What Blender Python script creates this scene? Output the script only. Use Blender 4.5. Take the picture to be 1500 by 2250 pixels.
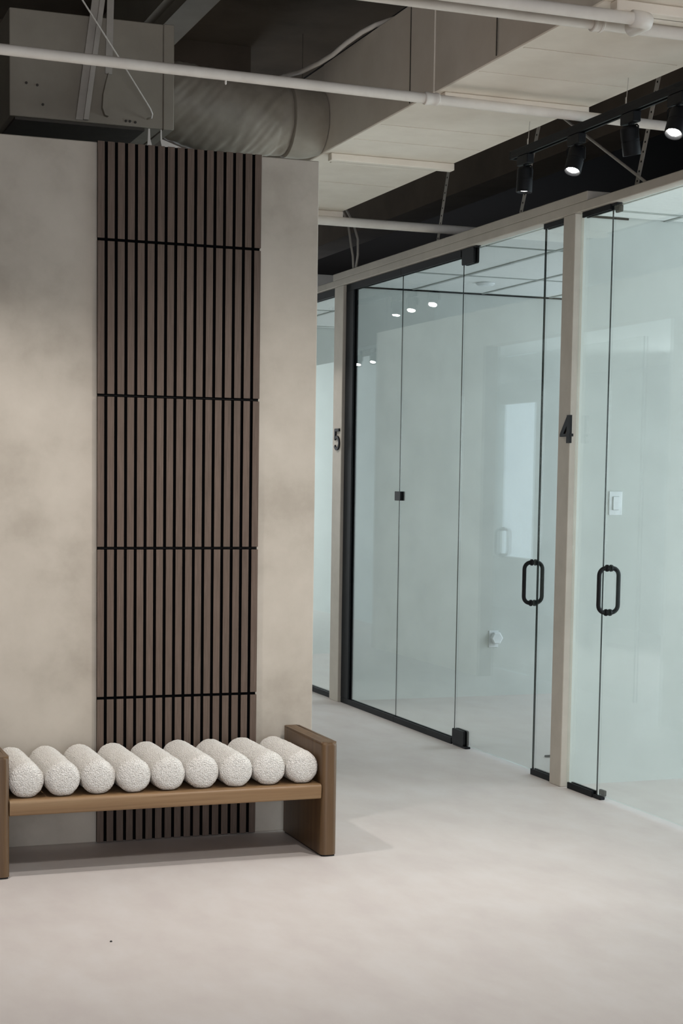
import bpy, bmesh, math, random
from mathutils import Vector, Matrix, noise

# ------------------------------------------------------------------ clear
for o in list(bpy.data.objects):
    bpy.data.objects.remove(o)
S = bpy.context.scene
COL = S.collection
random.seed(7)
PI = math.pi

# ------------------------------------------------------------------ camera
F_PX, CX, CY = 3566.3, 750.0, 1369.0
YAW, PITCH, ROLL, EYE = 0.35634, 0.08708, 0.01455, 1.5
fwd = Vector((math.sin(YAW) * math.cos(PITCH), math.cos(YAW) * math.cos(PITCH), -math.sin(PITCH)))
rgt = Vector((math.cos(YAW), -math.sin(YAW), 0))
up = rgt.cross(fwd)
r2 = rgt * math.cos(ROLL) + up * math.sin(ROLL)
u2 = up * math.cos(ROLL) - rgt * math.sin(ROLL)
cam_d = bpy.data.cameras.new('camera')
cam_d.sensor_fit = 'AUTO'
cam_d.sensor_width = 36.0
cam_d.lens = F_PX / 2250.0 * 36.0
cam_d.shift_x = 0.0
cam_d.shift_y = (CY - 1125.0) / 2250.0
cam_d.clip_start = 0.05
cam_d.clip_end = 300
cam = bpy.data.objects.new('camera', cam_d)
COL.objects.link(cam)
m = Matrix.Identity(4)
for i, v in enumerate((r2, u2, -fwd)):
    m[0][i], m[1][i], m[2][i] = v.x, v.y, v.z
m[0][3], m[1][3], m[2][3] = 0, 0, EYE
cam.matrix_world = m
S.camera = cam

# ------------------------------------------------------------------ world, view, lights
S.view_settings.view_transform = 'Standard'
S.view_settings.look = 'None'
S.view_settings.gamma = 1.0
S.view_settings.use_curve_mapping = False
S.view_settings.exposure = 0.17

W = bpy.data.worlds.new('overcast')
S.world = W
W.use_nodes = True
nt = W.node_tree
nt.nodes.clear()
bg = nt.nodes.new('ShaderNodeBackground')
bg.inputs[0].default_value = (0.70, 0.82, 1.0, 1)
bg.inputs[1].default_value = 1.7
wo = nt.nodes.new('ShaderNodeOutputWorld')
nt.links.new(bg.outputs[0], wo.inputs[0])


def area(name, loc, aim, sx, sy, watts, color):
    d = bpy.data.lights.new(name, 'AREA')
    d.shape = 'RECTANGLE'
    d.size, d.size_y, d.energy, d.color = sx, sy, watts, color
    o = bpy.data.objects.new(name, d)
    COL.objects.link(o)
    o.location = loc
    o.rotation_euler = (Vector(aim) - Vector(loc)).to_track_quat('-Z', 'Y').to_euler()
    return o


def spot(name, loc, aim, watts, angle, blend, radius, color):
    d = bpy.data.lights.new(name, 'SPOT')
    d.energy, d.spot_size, d.spot_blend, d.shadow_soft_size, d.color = watts, angle, blend, radius, color
    o = bpy.data.objects.new(name, d)
    COL.objects.link(o)
    o.location = loc
    o.rotation_euler = (Vector(aim) - Vector(loc)).to_track_quat('-Z', 'Y').to_euler()
    return o


WARM = (1.0, 0.96, 0.92)
COOL = (0.80, 0.92, 1.0)
# office window daylight; added fill for lobby and opposite office; far hall area light
area('lobby_fill', (0.2, -3.9, 1.7), (1.2, 3, 1.75), 5.4, 2.0, 152, (0.95, 0.97, 1.0))  # unseen fill added for the lobby's ambient light
area('office_daylight_1', (7.85, 8.8, 1.45), (4.0, 8.8, 1.15), 2.6, 1.6, 66, (0.80, 0.92, 1.0))
area('office_daylight_2', (7.85, 5.4, 1.45), (4.0, 5.4, 1.15), 2.8, 1.6, 116, (0.80, 0.92, 1.0))
area('office_daylight_3', (7.85, 11.9, 1.6), (4.0, 11.9, 1.5), 2.4, 1.9, 90, (0.86, 0.94, 1.0))
area('opposite_office_fill', (-0.9, 11.5, 1.6), (2.3, 10.0, 1.4), 3.0, 1.6, 85, (0.86, 0.94, 1.0))  # fill added before a solid wall, away from that office's window
area('far_hall_light', (2.6, 19.5, 1.7), (2.6, 14, 1.5), 3.0, 2.0, 150, (0.9, 0.96, 1.0))  # area light standing before the solid end wall
# ceiling spots of the lobby (their lamps hang above the frame)
spot('spot_over_bench', (0.74, 5.72, 2.90), (0.98, 5.80, 0.0), 97, 1.8, 1.0, 0.04, WARM)
spot('spot_by_track', (2.75, 4.95, 2.90), (1.75, 6.1, 0.4), 98, 1.6, 1.0, 0.025, WARM)
spot('spot_lobby_left', (0.6, 3.2, 2.95), (1.3, 5.1, 0.0), 26, 2.0, 1.0, 0.06, WARM)
spot('spot_lobby_right', (2.4, 3.4, 2.95), (2.5, 5.1, 0.0), 96, 2.0, 1.0, 0.06, WARM)


# ------------------------------------------------------------------ materials
def lin(c):
    return tuple((x / 12.92 if x <= 0.04045 else ((x + 0.055) / 1.055) ** 2.4) for x in (v / 255.0 for v in c)) + (1.0,)


def base_mat(name):
    mt = bpy.data.materials.new(name)
    mt.use_nodes = True
    n = mt.node_tree
    return mt, n, n.nodes['Principled BSDF']


def mottled(name, c1, c2, scale=3.0, detail=6, rough=0.7, bump=0.0, bscale=60, lo=0.35, hi=0.65, spec=0.3, stretch=(1, 1, 1), metal=0.0, c3=None):
    mt, n, p = base_mat(name)
    L = n.links
    tc = n.nodes.new('ShaderNodeTexCoord')
    mp = n.nodes.new('ShaderNodeMapping')
    mp.inputs['Scale'].default_value = stretch
    L.new(tc.outputs['Object'], mp.inputs['Vector'])
    nz = n.nodes.new('ShaderNodeTexNoise')
    nz.inputs['Scale'].default_value = scale
    nz.inputs['Detail'].default_value = detail
    nz.inputs['Roughness'].default_value = 0.6
    L.new(mp.outputs[0], nz.inputs['Vector'])
    cr = n.nodes.new('ShaderNodeValToRGB')
    cr.color_ramp.elements[0].position = lo
    cr.color_ramp.elements[1].position = hi
    cr.color_ramp.elements[0].color = lin(c1)
    cr.color_ramp.elements[1].color = lin(c2)
    if c3:
        e = cr.color_ramp.elements.new((lo + hi) / 2)
        e.color = lin(c3)
    L.new(nz.outputs['Fac'], cr.inputs[0])
    L.new(cr.outputs[0], p.inputs['Base Color'])
    p.inputs['Roughness'].default_value = rough
    p.inputs['Specular IOR Level'].default_value = spec
    p.inputs['Metallic'].default_value = metal
    if bump:
        n2 = n.nodes.new('ShaderNodeTexNoise')
        n2.inputs['Scale'].default_value = bscale
        n2.inputs['Detail'].default_value = 4
        L.new(tc.outputs['Object'], n2.inputs['Vector'])
        b = n.nodes.new('ShaderNodeBump')
        b.inputs['Strength'].default_value = bump
        b.inputs['Distance'].default_value = 0.004
        L.new(n2.outputs['Fac'], b.inputs['Height'])
        L.new(b.outputs[0], p.inputs['Normal'])
    return mt


def wood(name, c1, c2, c3, axis='Z', rough=0.45, spec=0.35, vary=0.0, grain=55.0):
    mt, n, p = base_mat(name)
    L = n.links
    tc = n.nodes.new('ShaderNodeTexCoord')
    oi = n.nodes.new('ShaderNodeObjectInfo')
    add = n.nodes.new('ShaderNodeVectorMath')
    add.operation = 'ADD'
    sc = n.nodes.new('ShaderNodeVectorMath')
    sc.operation = 'SCALE'
    comb = n.nodes.new('ShaderNodeCombineXYZ')
    for k in range(3):
        L.new(oi.outputs['Random'], comb.inputs[k])
    L.new(comb.outputs[0], sc.inputs[0])
    sc.inputs['Scale'].default_value = 17.0
    L.new(tc.outputs['Object'], add.inputs[0])
    L.new(sc.outputs[0], add.inputs[1])
    mp = n.nodes.new('ShaderNodeMapping')
    s = {'X': (0.03, 1, 1), 'Y': (1, 0.03, 1), 'Z': (1, 1, 0.03)}[axis]
    mp.inputs['Scale'].default_value = s
    L.new(add.outputs[0], mp.inputs['Vector'])
    nz = n.nodes.new('ShaderNodeTexNoise')
    nz.inputs['Scale'].default_value = grain
    nz.inputs['Detail'].default_value = 7
    nz.inputs['Roughness'].default_value = 0.65
    nz.inputs['Distortion'].default_value = 0.6
    L.new(mp.outputs[0], nz.inputs['Vector'])
    cr = n.nodes.new('ShaderNodeValToRGB')
    cr.color_ramp.elements[0].position = 0.3
    cr.color_ramp.elements[1].position = 0.72
    cr.color_ramp.elements[0].color = lin(c1)
    cr.color_ramp.elements[1].color = lin(c3)
    e = cr.color_ramp.elements.new(0.5)
    e.color = lin(c2)
    L.new(nz.outputs['Fac'], cr.inputs[0])
    out = cr.outputs[0]
    if vary:
        hs = n.nodes.new('ShaderNodeHueSaturation')
        mr = n.nodes.new('ShaderNodeMapRange')
        mr.inputs['To Min'].default_value = 1 - vary
        mr.inputs['To Max'].default_value = 1 + vary
        L.new(oi.outputs['Random'], mr.inputs['Value'])
        L.new(mr.outputs[0], hs.inputs['Value'])
        L.new(out, hs.inputs['Color'])
        out = hs.outputs[0]
    L.new(out, p.inputs['Base Color'])
    p.inputs['Roughness'].default_value = rough
    p.inputs['Specular IOR Level'].default_value = spec
    b = n.nodes.new('ShaderNodeBump')
    b.inputs['Strength'].default_value = 0.15
    b.inputs['Distance'].default_value = 0.001
    L.new(nz.outputs['Fac'], b.inputs['Height'])
    L.new(b.outputs[0], p.inputs['Normal'])
    return mt


def glass_mat(name, tint, boost=1.0):
    """Thin architectural glass: tinted transparency plus a mirror share from the angle (Schlick), equal from both sides."""
    mt = bpy.data.materials.new(name)
    mt.use_nodes = True
    n = mt.node_tree
    n.nodes.clear()
    L = n.links
    g = n.nodes.new('ShaderNodeNewGeometry')
    dot = n.nodes.new('ShaderNodeVectorMath')
    dot.operation = 'DOT_PRODUCT'
    L.new(g.outputs['Incoming'], dot.inputs[0])
    L.new(g.outputs['Normal'], dot.inputs[1])

    def mth(op, a, b=None):
        k = n.nodes.new('ShaderNodeMath')
        k.operation = op
        for i, v in enumerate((a, b)):
            if v is None:
                continue
            if isinstance(v, (int, float)):
                k.inputs[i].default_value = v
            else:
                L.new(v, k.inputs[i])
        return k.outputs[0]
    c = mth('ABSOLUTE', dot.outputs['Value'])
    f = mth('POWER', mth('SUBTRACT', 1.0, c), 5.0)
    f = mth('ADD', mth('MULTIPLY', f, 0.96), 0.04)
    f = mth('MINIMUM', mth('MULTIPLY', f, boost), 1.0)
    tr = n.nodes.new('ShaderNodeBsdfTransparent')
    tr.inputs[0].default_value = tint + (1,)
    gl = n.nodes.new('ShaderNodeBsdfGlossy')
    gl.inputs['Roughness'].default_value = 0.0
    gl.inputs[0].default_value = (0.95, 1.0, 0.98, 1)
    mx = n.nodes.new('ShaderNodeMixShader')
    L.new(f, mx.inputs[0])
    L.new(tr.outputs[0], mx.inputs[1])
    L.new(gl.outputs[0], mx.inputs[2])
    o = n.nodes.new('ShaderNodeOutputMaterial')
    L.new(mx.outputs[0], o.inputs[0])
    return mt


def plain(name, c, rough=0.5, spec=0.4, metal=0.0):
    return mottled(name, tuple(v * 0.96 for v in c), tuple(min(255, v * 1.03) for v in c), scale=12, rough=rough, spec=spec, metal=metal)


def emit(name, color, strength):
    mt = bpy.data.materials.new(name)
    mt.use_nodes = True
    n = mt.node_tree
    n.nodes.clear()
    e = n.nodes.new('ShaderNodeEmission')
    e.inputs[0].default_value = color + (1,)
    e.inputs[1].default_value = strength
    o = n.nodes.new('ShaderNodeOutputMaterial')
    n.links.new(e.outputs[0], o.inputs[0])
    return mt


M = {}
M['limewash'] = mottled('limewash', (167, 158, 146), (189, 180, 168), scale=2.6, detail=9, rough=0.85, bump=0.06, bscale=25, spec=0.15, c3=(181, 172, 160))
M['floor'] = mottled('microcement', (199, 190, 186), (206, 199, 195), scale=5.0, detail=10, rough=0.5, bump=0.03, bscale=90, spec=0.3, stretch=(1.2, 0.6, 1), c3=(203, 195, 190))
M['slat'] = wood('walnut_slat', (79, 66, 57), (93, 78, 68), (108, 91, 81), 'Z', 0.55, 0.25, vary=0.05, grain=260)
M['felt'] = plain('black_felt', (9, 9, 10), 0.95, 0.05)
M['oak'] = wood('oiled_oak', (112, 86, 58), (135, 106, 75), (150, 124, 91), 'X', 0.42, 0.4, grain=34)
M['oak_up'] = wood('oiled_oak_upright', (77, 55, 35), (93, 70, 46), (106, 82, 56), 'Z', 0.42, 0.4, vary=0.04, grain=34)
M['greige'] = mottled('greige_paint', (176, 167, 155), (184, 175, 163), scale=8, rough=0.6, bump=0.03, bscale=120, spec=0.25)
M['office'] = mottled('office_paint', (196, 200, 196), (203, 207, 203), scale=3, rough=0.8, spec=0.15)
M['white'] = plain('white_plastic', (226, 230, 231), 0.4, 0.4)
M['black'] = plain('black_metal', (17, 18, 20), 0.6, 0.18)
M['blackm'] = plain('matt_black', (12, 13, 15), 0.6, 0.25)
M['edge'] = plain('dark_glass_edge', (4, 9, 10), 0.5, 0.1)
M['rim'] = plain('pale_glass_edge', (150, 178, 176), 0.2, 0.5)
M['glass'] = glass_mat('green_tinted_glass', (0.967, 0.977, 0.966), 1.45)
M['ahu'] = mottled('painted_steel', (143, 134, 121), (154, 145, 131), scale=4, rough=0.6, bump=0.04, bscale=14, spec=0.3)
M['duct'] = mottled('painted_duct', (227, 216, 201), (236, 226, 212), scale=4, rough=0.6, bump=0.05, bscale=14, spec=0.3)
M['pipe'] = mottled('painted_pipe', (218, 210, 200), (228, 221, 211), scale=9, rough=0.55, spec=0.3)
M['flex'] = mottled('flex_sleeve', (142, 134, 121), (157, 148, 135), scale=7, rough=0.5, spec=0.4)
M['slab'] = mottled('dark_soffit', (84, 74, 65), (100, 88, 77), scale=2, rough=0.9, spec=0.1)
M['plenum'] = plain('plenum_shade', (27, 24, 22), 0.95, 0.05)  # deep shade over the offices put into a near-black colour
M['dark'] = plain('dark_steel', (74, 69, 63), 0.7, 0.2)
M['strap'] = plain('dull_strap', (176, 168, 158), 0.6, 0.3)
M['tile'] = mottled('acoustic_tile', (226, 229, 227), (233, 236, 234), scale=60, rough=0.9, spec=0.1, bump=0.1, bscale=300)
M['tbar'] = plain('grid_bar', (172, 177, 173), 0.6, 0.2)
M['lens'] = emit('spot_lens', (1.0, 0.97, 0.93), 40.0)
M['lens_dim'] = emit('spot_lens_side', (1.0, 0.97, 0.93), 6.0)
M['bark'] = plain('bark', (70, 60, 50), 0.9, 0.1)
M['leaf'] = mottled('leafage', (70, 92, 66), (104, 124, 90), scale=1.5, rough=0.8, spec=0.1)
M['lawn'] = plain('outdoor_ground', (150, 152, 148), 0.9, 0.1)


def boucle():
    mt, n, p = base_mat('cream_boucle')
    L = n.links
    tc = n.nodes.new('ShaderNodeTexCoord')
    v = n.nodes.new('ShaderNodeTexVoronoi')
    v.feature = 'SMOOTH_F1'
    v.inputs['Scale'].default_value = 230
    v.inputs['Smoothness'].default_value = 0.5
    nz = n.nodes.new('ShaderNodeTexNoise')
    nz.inputs['Scale'].default_value = 300
    nz.inputs['Detail'].default_value = 3
    ad = n.nodes.new('ShaderNodeMath')
    ad.operation = 'MULTIPLY_ADD'
    L.new(tc.outputs['Object'], v.inputs['Vector'])
    L.new(tc.outputs['Object'], nz.inputs['Vector'])
    L.new(nz.outputs['Fac'], ad.inputs[0])
    ad.inputs[1].default_value = 0.5
    L.new(v.outputs['Distance'], ad.inputs[2])
    cr = n.nodes.new('ShaderNodeValToRGB')
    cr.color_ramp.elements[0].position = 0.25
    cr.color_ramp.elements[1].position = 0.95
    cr.color_ramp.elements[0].color = lin((254, 251, 246))
    cr.color_ramp.elements[1].color = lin((222, 217, 210))
    L.new(ad.outputs[0], cr.inputs[0])
    L.new(cr.outputs[0], p.inputs['Base Color'])
    p.inputs['Roughness'].default_value = 0.95
    p.inputs['Specular IOR Level'].default_value = 0.1
    b = n.nodes.new('ShaderNodeBump')
    b.invert = True
    b.inputs['Strength'].default_value = 1.0
    b.inputs['Distance'].default_value = 0.006
    L.new(ad.outputs[0], b.inputs['Height'])
    L.new(b.outputs[0], p.inputs['Normal'])
    return mt


M['boucle'] = boucle()


# ------------------------------------------------------------------ helpers
def bx(bm, x0, x1, y0, y1, z0, z1, bev=0.0, seg=2, mat=0):
    vs = [bm.verts.new((x, y, z)) for x in (x0, x1) for y in (y0, y1) for z in (z0, z1)]
    fs = []
    for q in ((0, 1, 3, 2), (4, 6, 7, 5), (0, 4, 5, 1), (2, 3, 7, 6), (0, 2, 6, 4), (1, 5, 7, 3)):
        f = bm.faces.new([vs[i] for i in q])
        f.material_index = mat
        fs.append(f)
    if bev:
        es = list({e for f in fs for e in f.edges})
        bmesh.ops.bevel(bm, geom=es, offset=bev, segments=seg, profile=0.5, affect='EDGES', clamp_overlap=True)
    return fs


def box(x0, x1, y0, y1, z0, z1, bev=0.0, seg=2):
    bm = bmesh.new()
    bx(bm, x0, x1, y0, y1, z0, z1, bev, seg)
    return bm


def tube(bm, pts, r, seg=12, cap=True, closed=False):
    pts = [Vector(p) for p in pts]
    n = len(pts)
    rings = []
    prev = None
    for i, p in enumerate(pts):
        if closed:
            t = (pts[(i + 1) % n] - pts[i - 1]).normalized()
        else:
            t = (pts[min(i + 1, n - 1)] - pts[max(i - 1, 0)]).normalized()
        if prev is None:
            a = t.orthogonal().normalized()
        else:
            a = (prev - t * prev.dot(t)).normalized()
        prev = a
        b = t.cross(a)
        rr = r[i] if isinstance(r, (list, tuple)) else r
        rings.append([bm.verts.new(p + (a * math.cos(k * 2 * PI / seg) + b * math.sin(k * 2 * PI / seg)) * rr) for k in range(seg)])
    for i in range(n if closed else n - 1):
        A, B = rings[i], rings[(i + 1) % n]
        for k in range(seg):
            bm.faces.new((A[k], A[(k + 1) % seg], B[(k + 1) % seg], B[k]))
    if cap and not closed:
        bm.faces.new(list(reversed(rings[0])))
        bm.faces.new(rings[-1])
    return rings


def lathe(bm, prof, seg=20, mtx=None):
    """prof: (radius, height) list; axis local z; mtx places it."""
    mtx = mtx or Matrix.Identity(4)
    rings = []
    for r, h in prof:
        rings.append([bm.verts.new(mtx @ Vector((r * math.cos(k * 2 * PI / seg), r * math.sin(k * 2 * PI / seg), h))) for k in range(seg)])
    for A, B in zip(rings, rings[1:]):
        for k in range(seg):
            bm.faces.new((A[k], A[(k + 1) % seg], B[(k + 1) % seg], B[k]))
    bm.faces.new(list(reversed(rings[0])))
    bm.faces.new(rings[-1])


def prism(bm, poly, axis, a, b):
    """extrude a 2D polygon (in the two other axes) from a to b along axis."""
    def pt(p, t):
        return {'X': (t, p[0], p[1]), 'Y': (p[0], t, p[1]), 'Z': (p[0], p[1], t)}[axis]
    A = [bm.verts.new(pt(p, a)) for p in poly]
    B = [bm.verts.new(pt(p, b)) for p in poly]
    n = len(poly)
    bm.faces.new(A)
    bm.faces.new(list(reversed(B)))
    for i in range(n):
        bm.faces.new((A[i], B[i], B[(i + 1) % n], A[(i + 1) % n]))


def wloc(o):
    v = Vector((0, 0, 0))
    while o is not None:
        v += o.location
        o = o.parent
    return v


def obj(name, bm, mat, parent=None, smooth=False, origin=None, label=None):
    base = wloc(parent) if parent else Vector((0, 0, 0))
    loc = Vector(origin) if origin is not None else base.copy()
    bmesh.ops.translate(bm, verts=bm.verts, vec=-loc)
    bmesh.ops.recalc_face_normals(bm, faces=bm.faces)
    me = bpy.data.meshes.new(name)
    bm.to_mesh(me)
    bm.free()
    for mm in (mat if isinstance(mat, (list, tuple)) else [mat]):
        me.materials.append(mm)
    if smooth:
        me.shade_smooth()
        if smooth != 'all':
            me.set_sharp_from_angle(angle=math.radians(38))
    o = bpy.data.objects.new(name, me)
    COL.objects.link(o)
    o.parent = parent
    o.location = loc - base
    if label:
        o['label'] = label
    return o


def tag(o, label, cat=None, group=None, kind=None):
    o['label'] = label
    if cat:
        o['category'] = cat
    if group:
        o['group'] = group
    if kind:
        o['kind'] = kind
    return o


def thing(name, loc, label, cat, group=None):
    o = bpy.data.objects.new(name, None)
    o.empty_display_size = 0.05
    COL.objects.link(o)
    o.location = loc
    return tag(o, label, cat, group)


def struct(name, bm, mat, label, parent=None, smooth=False):
    o = obj(name, bm, mat, parent, smooth)
    if parent is None:
        o['kind'] = 'structure'
    if label:
        o['label'] = label
    return o


def child(name, data, parent, loc):
    o = bpy.data.objects.new(name, data)
    COL.objects.link(o)
    o.parent = parent
    o.location = Vector(loc) - wloc(parent)
    return o


# ------------------------------------------------------------------ big structure
WY = 6.5365           # front face of the limewashed partition
GX = 3.85             # plane of the glass
TOPW = 2.832

bm = bmesh.new()
prism(bm, [(-4.2, -4.2), (8.2, -4.2), (8.2, 20.2), (-1.12, 20.2), (-1.12, 6.66), (-4.2, 6.66)], 'Z', -0.15, 0.0)
struct('floor', bm, M['floor'], 'pale greige polished cement floor running through the hall and offices')
bm = bmesh.new()
prism(bm, [(-4.2, -4.2), (3.55, -4.2), (3.55, 20.2), (-1.12, 20.2), (-1.12, 6.66), (-4.2, 6.66)], 'Z', 4.15, 4.3)
struct('ceiling', bm, M['slab'], 'dark brown exposed soffit high above the ducts')
struct('ceiling', box(3.551, 8.2, -4.2, 20.2, 4.15, 4.3), M['plenum'], 'soffit above the glass offices, its shade painted near black')  # same slab, its unlit part darkened by colour

# limewashed partition: front wall, and its long side wall with an opening into the office behind it
bm = bmesh.new()
bx(bm, -4.0, 2.304, WY, WY + 0.12, 0, TOPW, 0.003, 1)
struct('wall_front', bm, M['limewash'], 'limewashed beige partition wall behind the bench, stopping short of the ceiling')
bm = bmesh.new()
bx(bm, 2.184, 2.304, WY + 0.1205, 8.75, 0, TOPW - 0.002)
bx(bm, 2.184, 2.304, 11.43, 13.69, 0, TOPW - 0.002)
bx(bm, 2.184, 2.304, 8.75, 11.43, 2.55, TOPW - 0.002)
struct('wall_side', bm, M['limewash'], 'beige side wall of the partition, facing the glass offices, with a wide opening')
bm = bmesh.new()
bx(bm, 1.30, 2.183, 13.57, 13.69, 0, TOPW - 0.002)
bx(bm, 1.30, 1.40, 13.691, 20.0, 0, TOPW - 0.002)
struct('wall_back_office', bm, M['office'], 'far walls of the office behind the partition')
bm = bmesh.new()
bx(bm, -1.12, -1.0, 6.66, 15.0, 0, 4.15)
bx(bm, -1.12, -1.0, 18.6, 20.0, 0, 4.15)
bx(bm, -1.12, -1.0, 15.0, 18.6, 0, 0.62)
bx(bm, -1.12, -1.0, 15.0, 18.6, 2.46, 4.15)
bx(bm, -1.12, -1.0, 15.0, 17.02, 0.62, 2.46)
bx(bm, -1.12, -1.0, 18.05, 18.6, 0.62, 2.46)
struct('wall_opposite_window', bm, M['office'], 'white exterior wall of the opposite office with its window openings')

# outer shell of the lobby (behind and beside the camera)
bm = bmesh.new()
bx(bm, -4.2, -2.6, -4.2, -4.0, 0, 4.15)
bx(bm, 3.0, 8.2, -4.2, -4.0, 0, 4.15)
bx(bm, -2.6, 3.0, -4.2, -4.0, 0, 0.6)
bx(bm, -2.6, 3.0, -4.2, -4.0, 2.8, 4.15)
struct('wall_back', bm, M['greige'], 'greige lobby wall behind the viewer with an added wide window opening')
struct('wall_upper', box(-4.0, -1.0, 6.5365, 6.66, TOPW + 0.001, 4.149), M['slab'], 'dark wall above the far left of the partition')
struct('wall_left', box(-4.2, -4.0, -4.0, 6.66, 0, 4.15), M['greige'], 'greige lobby wall on the far left')
struct('wall_far', box(-1.12, 8.2, 20.0, 20.2, 0, 4.15), M['greige'], 'greige end wall of the hall')
struct('wall_right', box(3.81, 3.95, -4.0, 3.9, 0, 4.15), M['greige'], 'greige wall on the right of the lobby before the glass offices')

# office walls between the glass rooms
CEIL_O = 2.813
struct('wall_office_near', box(3.866, 8.0, 7.13, 7.21, 0, CEIL_O + 0.06), M['office'], 'white dividing wall with the light switch, right of post 4')
struct('wall_office_middle', box(3.866, 8.0, 10.345, 10.465, 0, CEIL_O + 0.06), M['office'], 'white dividing wall with the outlet, seen through the glass left of post 4')
struct('wall_office_end', box(3.866, 8.0, 13.25, 13.35, 0, CEIL_O + 0.06), M['office'], 'white end wall of the office left of post 5')
struct('wall_office_first', box(3.96, 8.0, 3.8, 3.9, 0, CEIL_O + 0.06), M['office'], 'white wall closing the nearest office')
bm = bmesh.new()
for y0, y1 in ((3.9, 4.0), (6.8, 7.4), (10.1, 10.7), (13.1, 13.4)):
    bx(bm, 8.0, 8.15, y0, y1, 0.6, 2.6)
bx(bm, 8.0, 8.15, 3.8, 13.4, 0, 0.6)
bx(bm, 8.0, 8.15, 3.8, 13.4, 2.6, 2.86)
struct('wall_window', bm, M['office'], 'white exterior wall of the glass offices')


struct('wall_plenum', box(8.0, 8.15, 3.8, 20.0, 2.861, 4.149), M['plenum'], 'wall above the office ceilings, its shade painted near black')


# acoustic ceilings of the offices: grid bars and single tiles
def tile_ceiling(y0, y1, offset):
    bm = bmesh.new()
    xs = [4.335 - 0.52 + 0.52 * k for k in range(0, 9)]
    ys = []
    y = offset
    while y > y0 + 0.05:
        y -= 1.22
    while y < y1 + 1.22:
        ys.append(y)
        y += 1.22
    bx(bm, 3.90, 8.0, y0, y1, CEIL_O + 0.022, CEIL_O + 0.05)
    for x in xs:
        if 3.92 < x < 7.98:
            bx(bm, x - 0.011, x + 0.011, y0, y1, CEIL_O - 0.010, CEIL_O + 0.0215)
    for yy in ys:
        if y0 + 0.02 < yy < y1 - 0.02:
            bx(bm, 3.90, 8.0, yy - 0.010, yy + 0.010, CEIL_O - 0.0095, CEIL_O + 0.0205)
    c = struct('ceiling', bm, M['tbar'], 'suspended acoustic tile ceiling of a glass office')
    for i in range(len(xs) - 1):
        for j in range(len(ys) - 1):
            a0, a1 = max(xs[i], 3.90) + 0.0115, min(xs[i + 1], 8.0) - 0.0115
            b0, b1 = max(ys[j], y0) + 0.0105, min(ys[j + 1], y1) - 0.0105
            if a1 - a0 < 0.03 or b1 - b0 < 0.03:
                continue
            obj('tile', box(a0, a1, b0, b1, CEIL_O - 0.004 - 0.002 * random.random(), CEIL_O + 0.0205, 0.002, 1), M['tile'], c)
    return c


tile_ceiling(7.212, 10.343, 9.49)
tile_ceiling(3.902, 7.128, 6.95)
tile_ceiling(10.467, 13.248, 11.9)
struct('shade_strip_1', box(3.90, 7.99, 10.336, 10.3445, CEIL_O - 0.0155, CEIL_O - 0.0065), M['felt'], 'dark strip painted as the shadow gap under the tiled ceiling along the middle office wall')  # solid black strip drawn for the shade line at wall and ceiling
struct('shade_strip_2', box(3.90, 4.125, 7.121, 7.1295, CEIL_O - 0.0155, CEIL_O - 0.0065), M['felt'], 'dark strip painted as the shadow gap under the tiled ceiling along the wall with the light switch')  # same painted shade line, short piece above the switch
struct('ceiling', box(-0.99, 2.18, 6.66, 13.56, 2.70, 2.76), M['tile'], 'white ceiling of the office behind the partition')
struct('ceiling', box(-0.99, 1.29, 13.57, 19.9, 2.70, 2.76), M['tile'], 'white ceiling at the back of the opposite office')

# ------------------------------------------------------------------ glass front: posts and header (painted timber)
PX0 = 3.813
struct('pillar', box(PX0, 3.865, 7.094, 7.2105, 0, 2.806, 0.003, 1), M['greige'], 'greige post carrying the black number 4')
struct('pillar', box(PX0, 3.865, 10.30, 10.468, 0, 2.806, 0.003, 1), M['greige'], 'greige post carrying the black number 5')
struct('pillar', box(PX0, 3.865, 3.9, 4.02, 0, 2.806, 0.003, 1), M['greige'], 'greige post at the near end of the glass front')
struct('trim_1', box(PX0, 3.89, 3.9, 13.3, 2.8065, 2.851, 0.003, 1), M['greige'], 'greige header beam along the top of the glass offices')
struct('trim_2', box(PX0 + 0.001, 4.02, 6.983, 10.51, 2.8515, 2.896, 0.003, 1), M['greige'], 'raised greige second header over the middle office')


def pane(y0, y1, z0, z1, x=GX, t=0.006):
    """a sheet of glass; only its polished near edge is tinted dark, as one looks along the sheet there."""
    bm = bmesh.new()
    for f in bx(bm, x - t, x + t, y0, y1, z0, z1):
        if abs(f.calc_center_median().y - y0) < 1e-5:
            f.material_index = 1
    return bm


def round_box(y0, y1, z0, z1, x0, x1, rad):
    """plate in the y-z plane with rounded corners, extruded along x, edges softened."""
    pts = []
    for cy, cz, a0 in ((y1 - rad, z1 - rad, 0), (y0 + rad, z1 - rad, 90), (y0 + rad, z0 + rad, 180), (y1 - rad, z0 + rad, 270)):
        for k in range(5):
            a = math.radians(a0 + 90 * k / 4)
            pts.append((cy + rad * math.cos(a), cz + rad * math.sin(a)))
    bm = bmesh.new()
    prism(bm, pts, 'X', x0, x1)
    return bm


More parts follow.
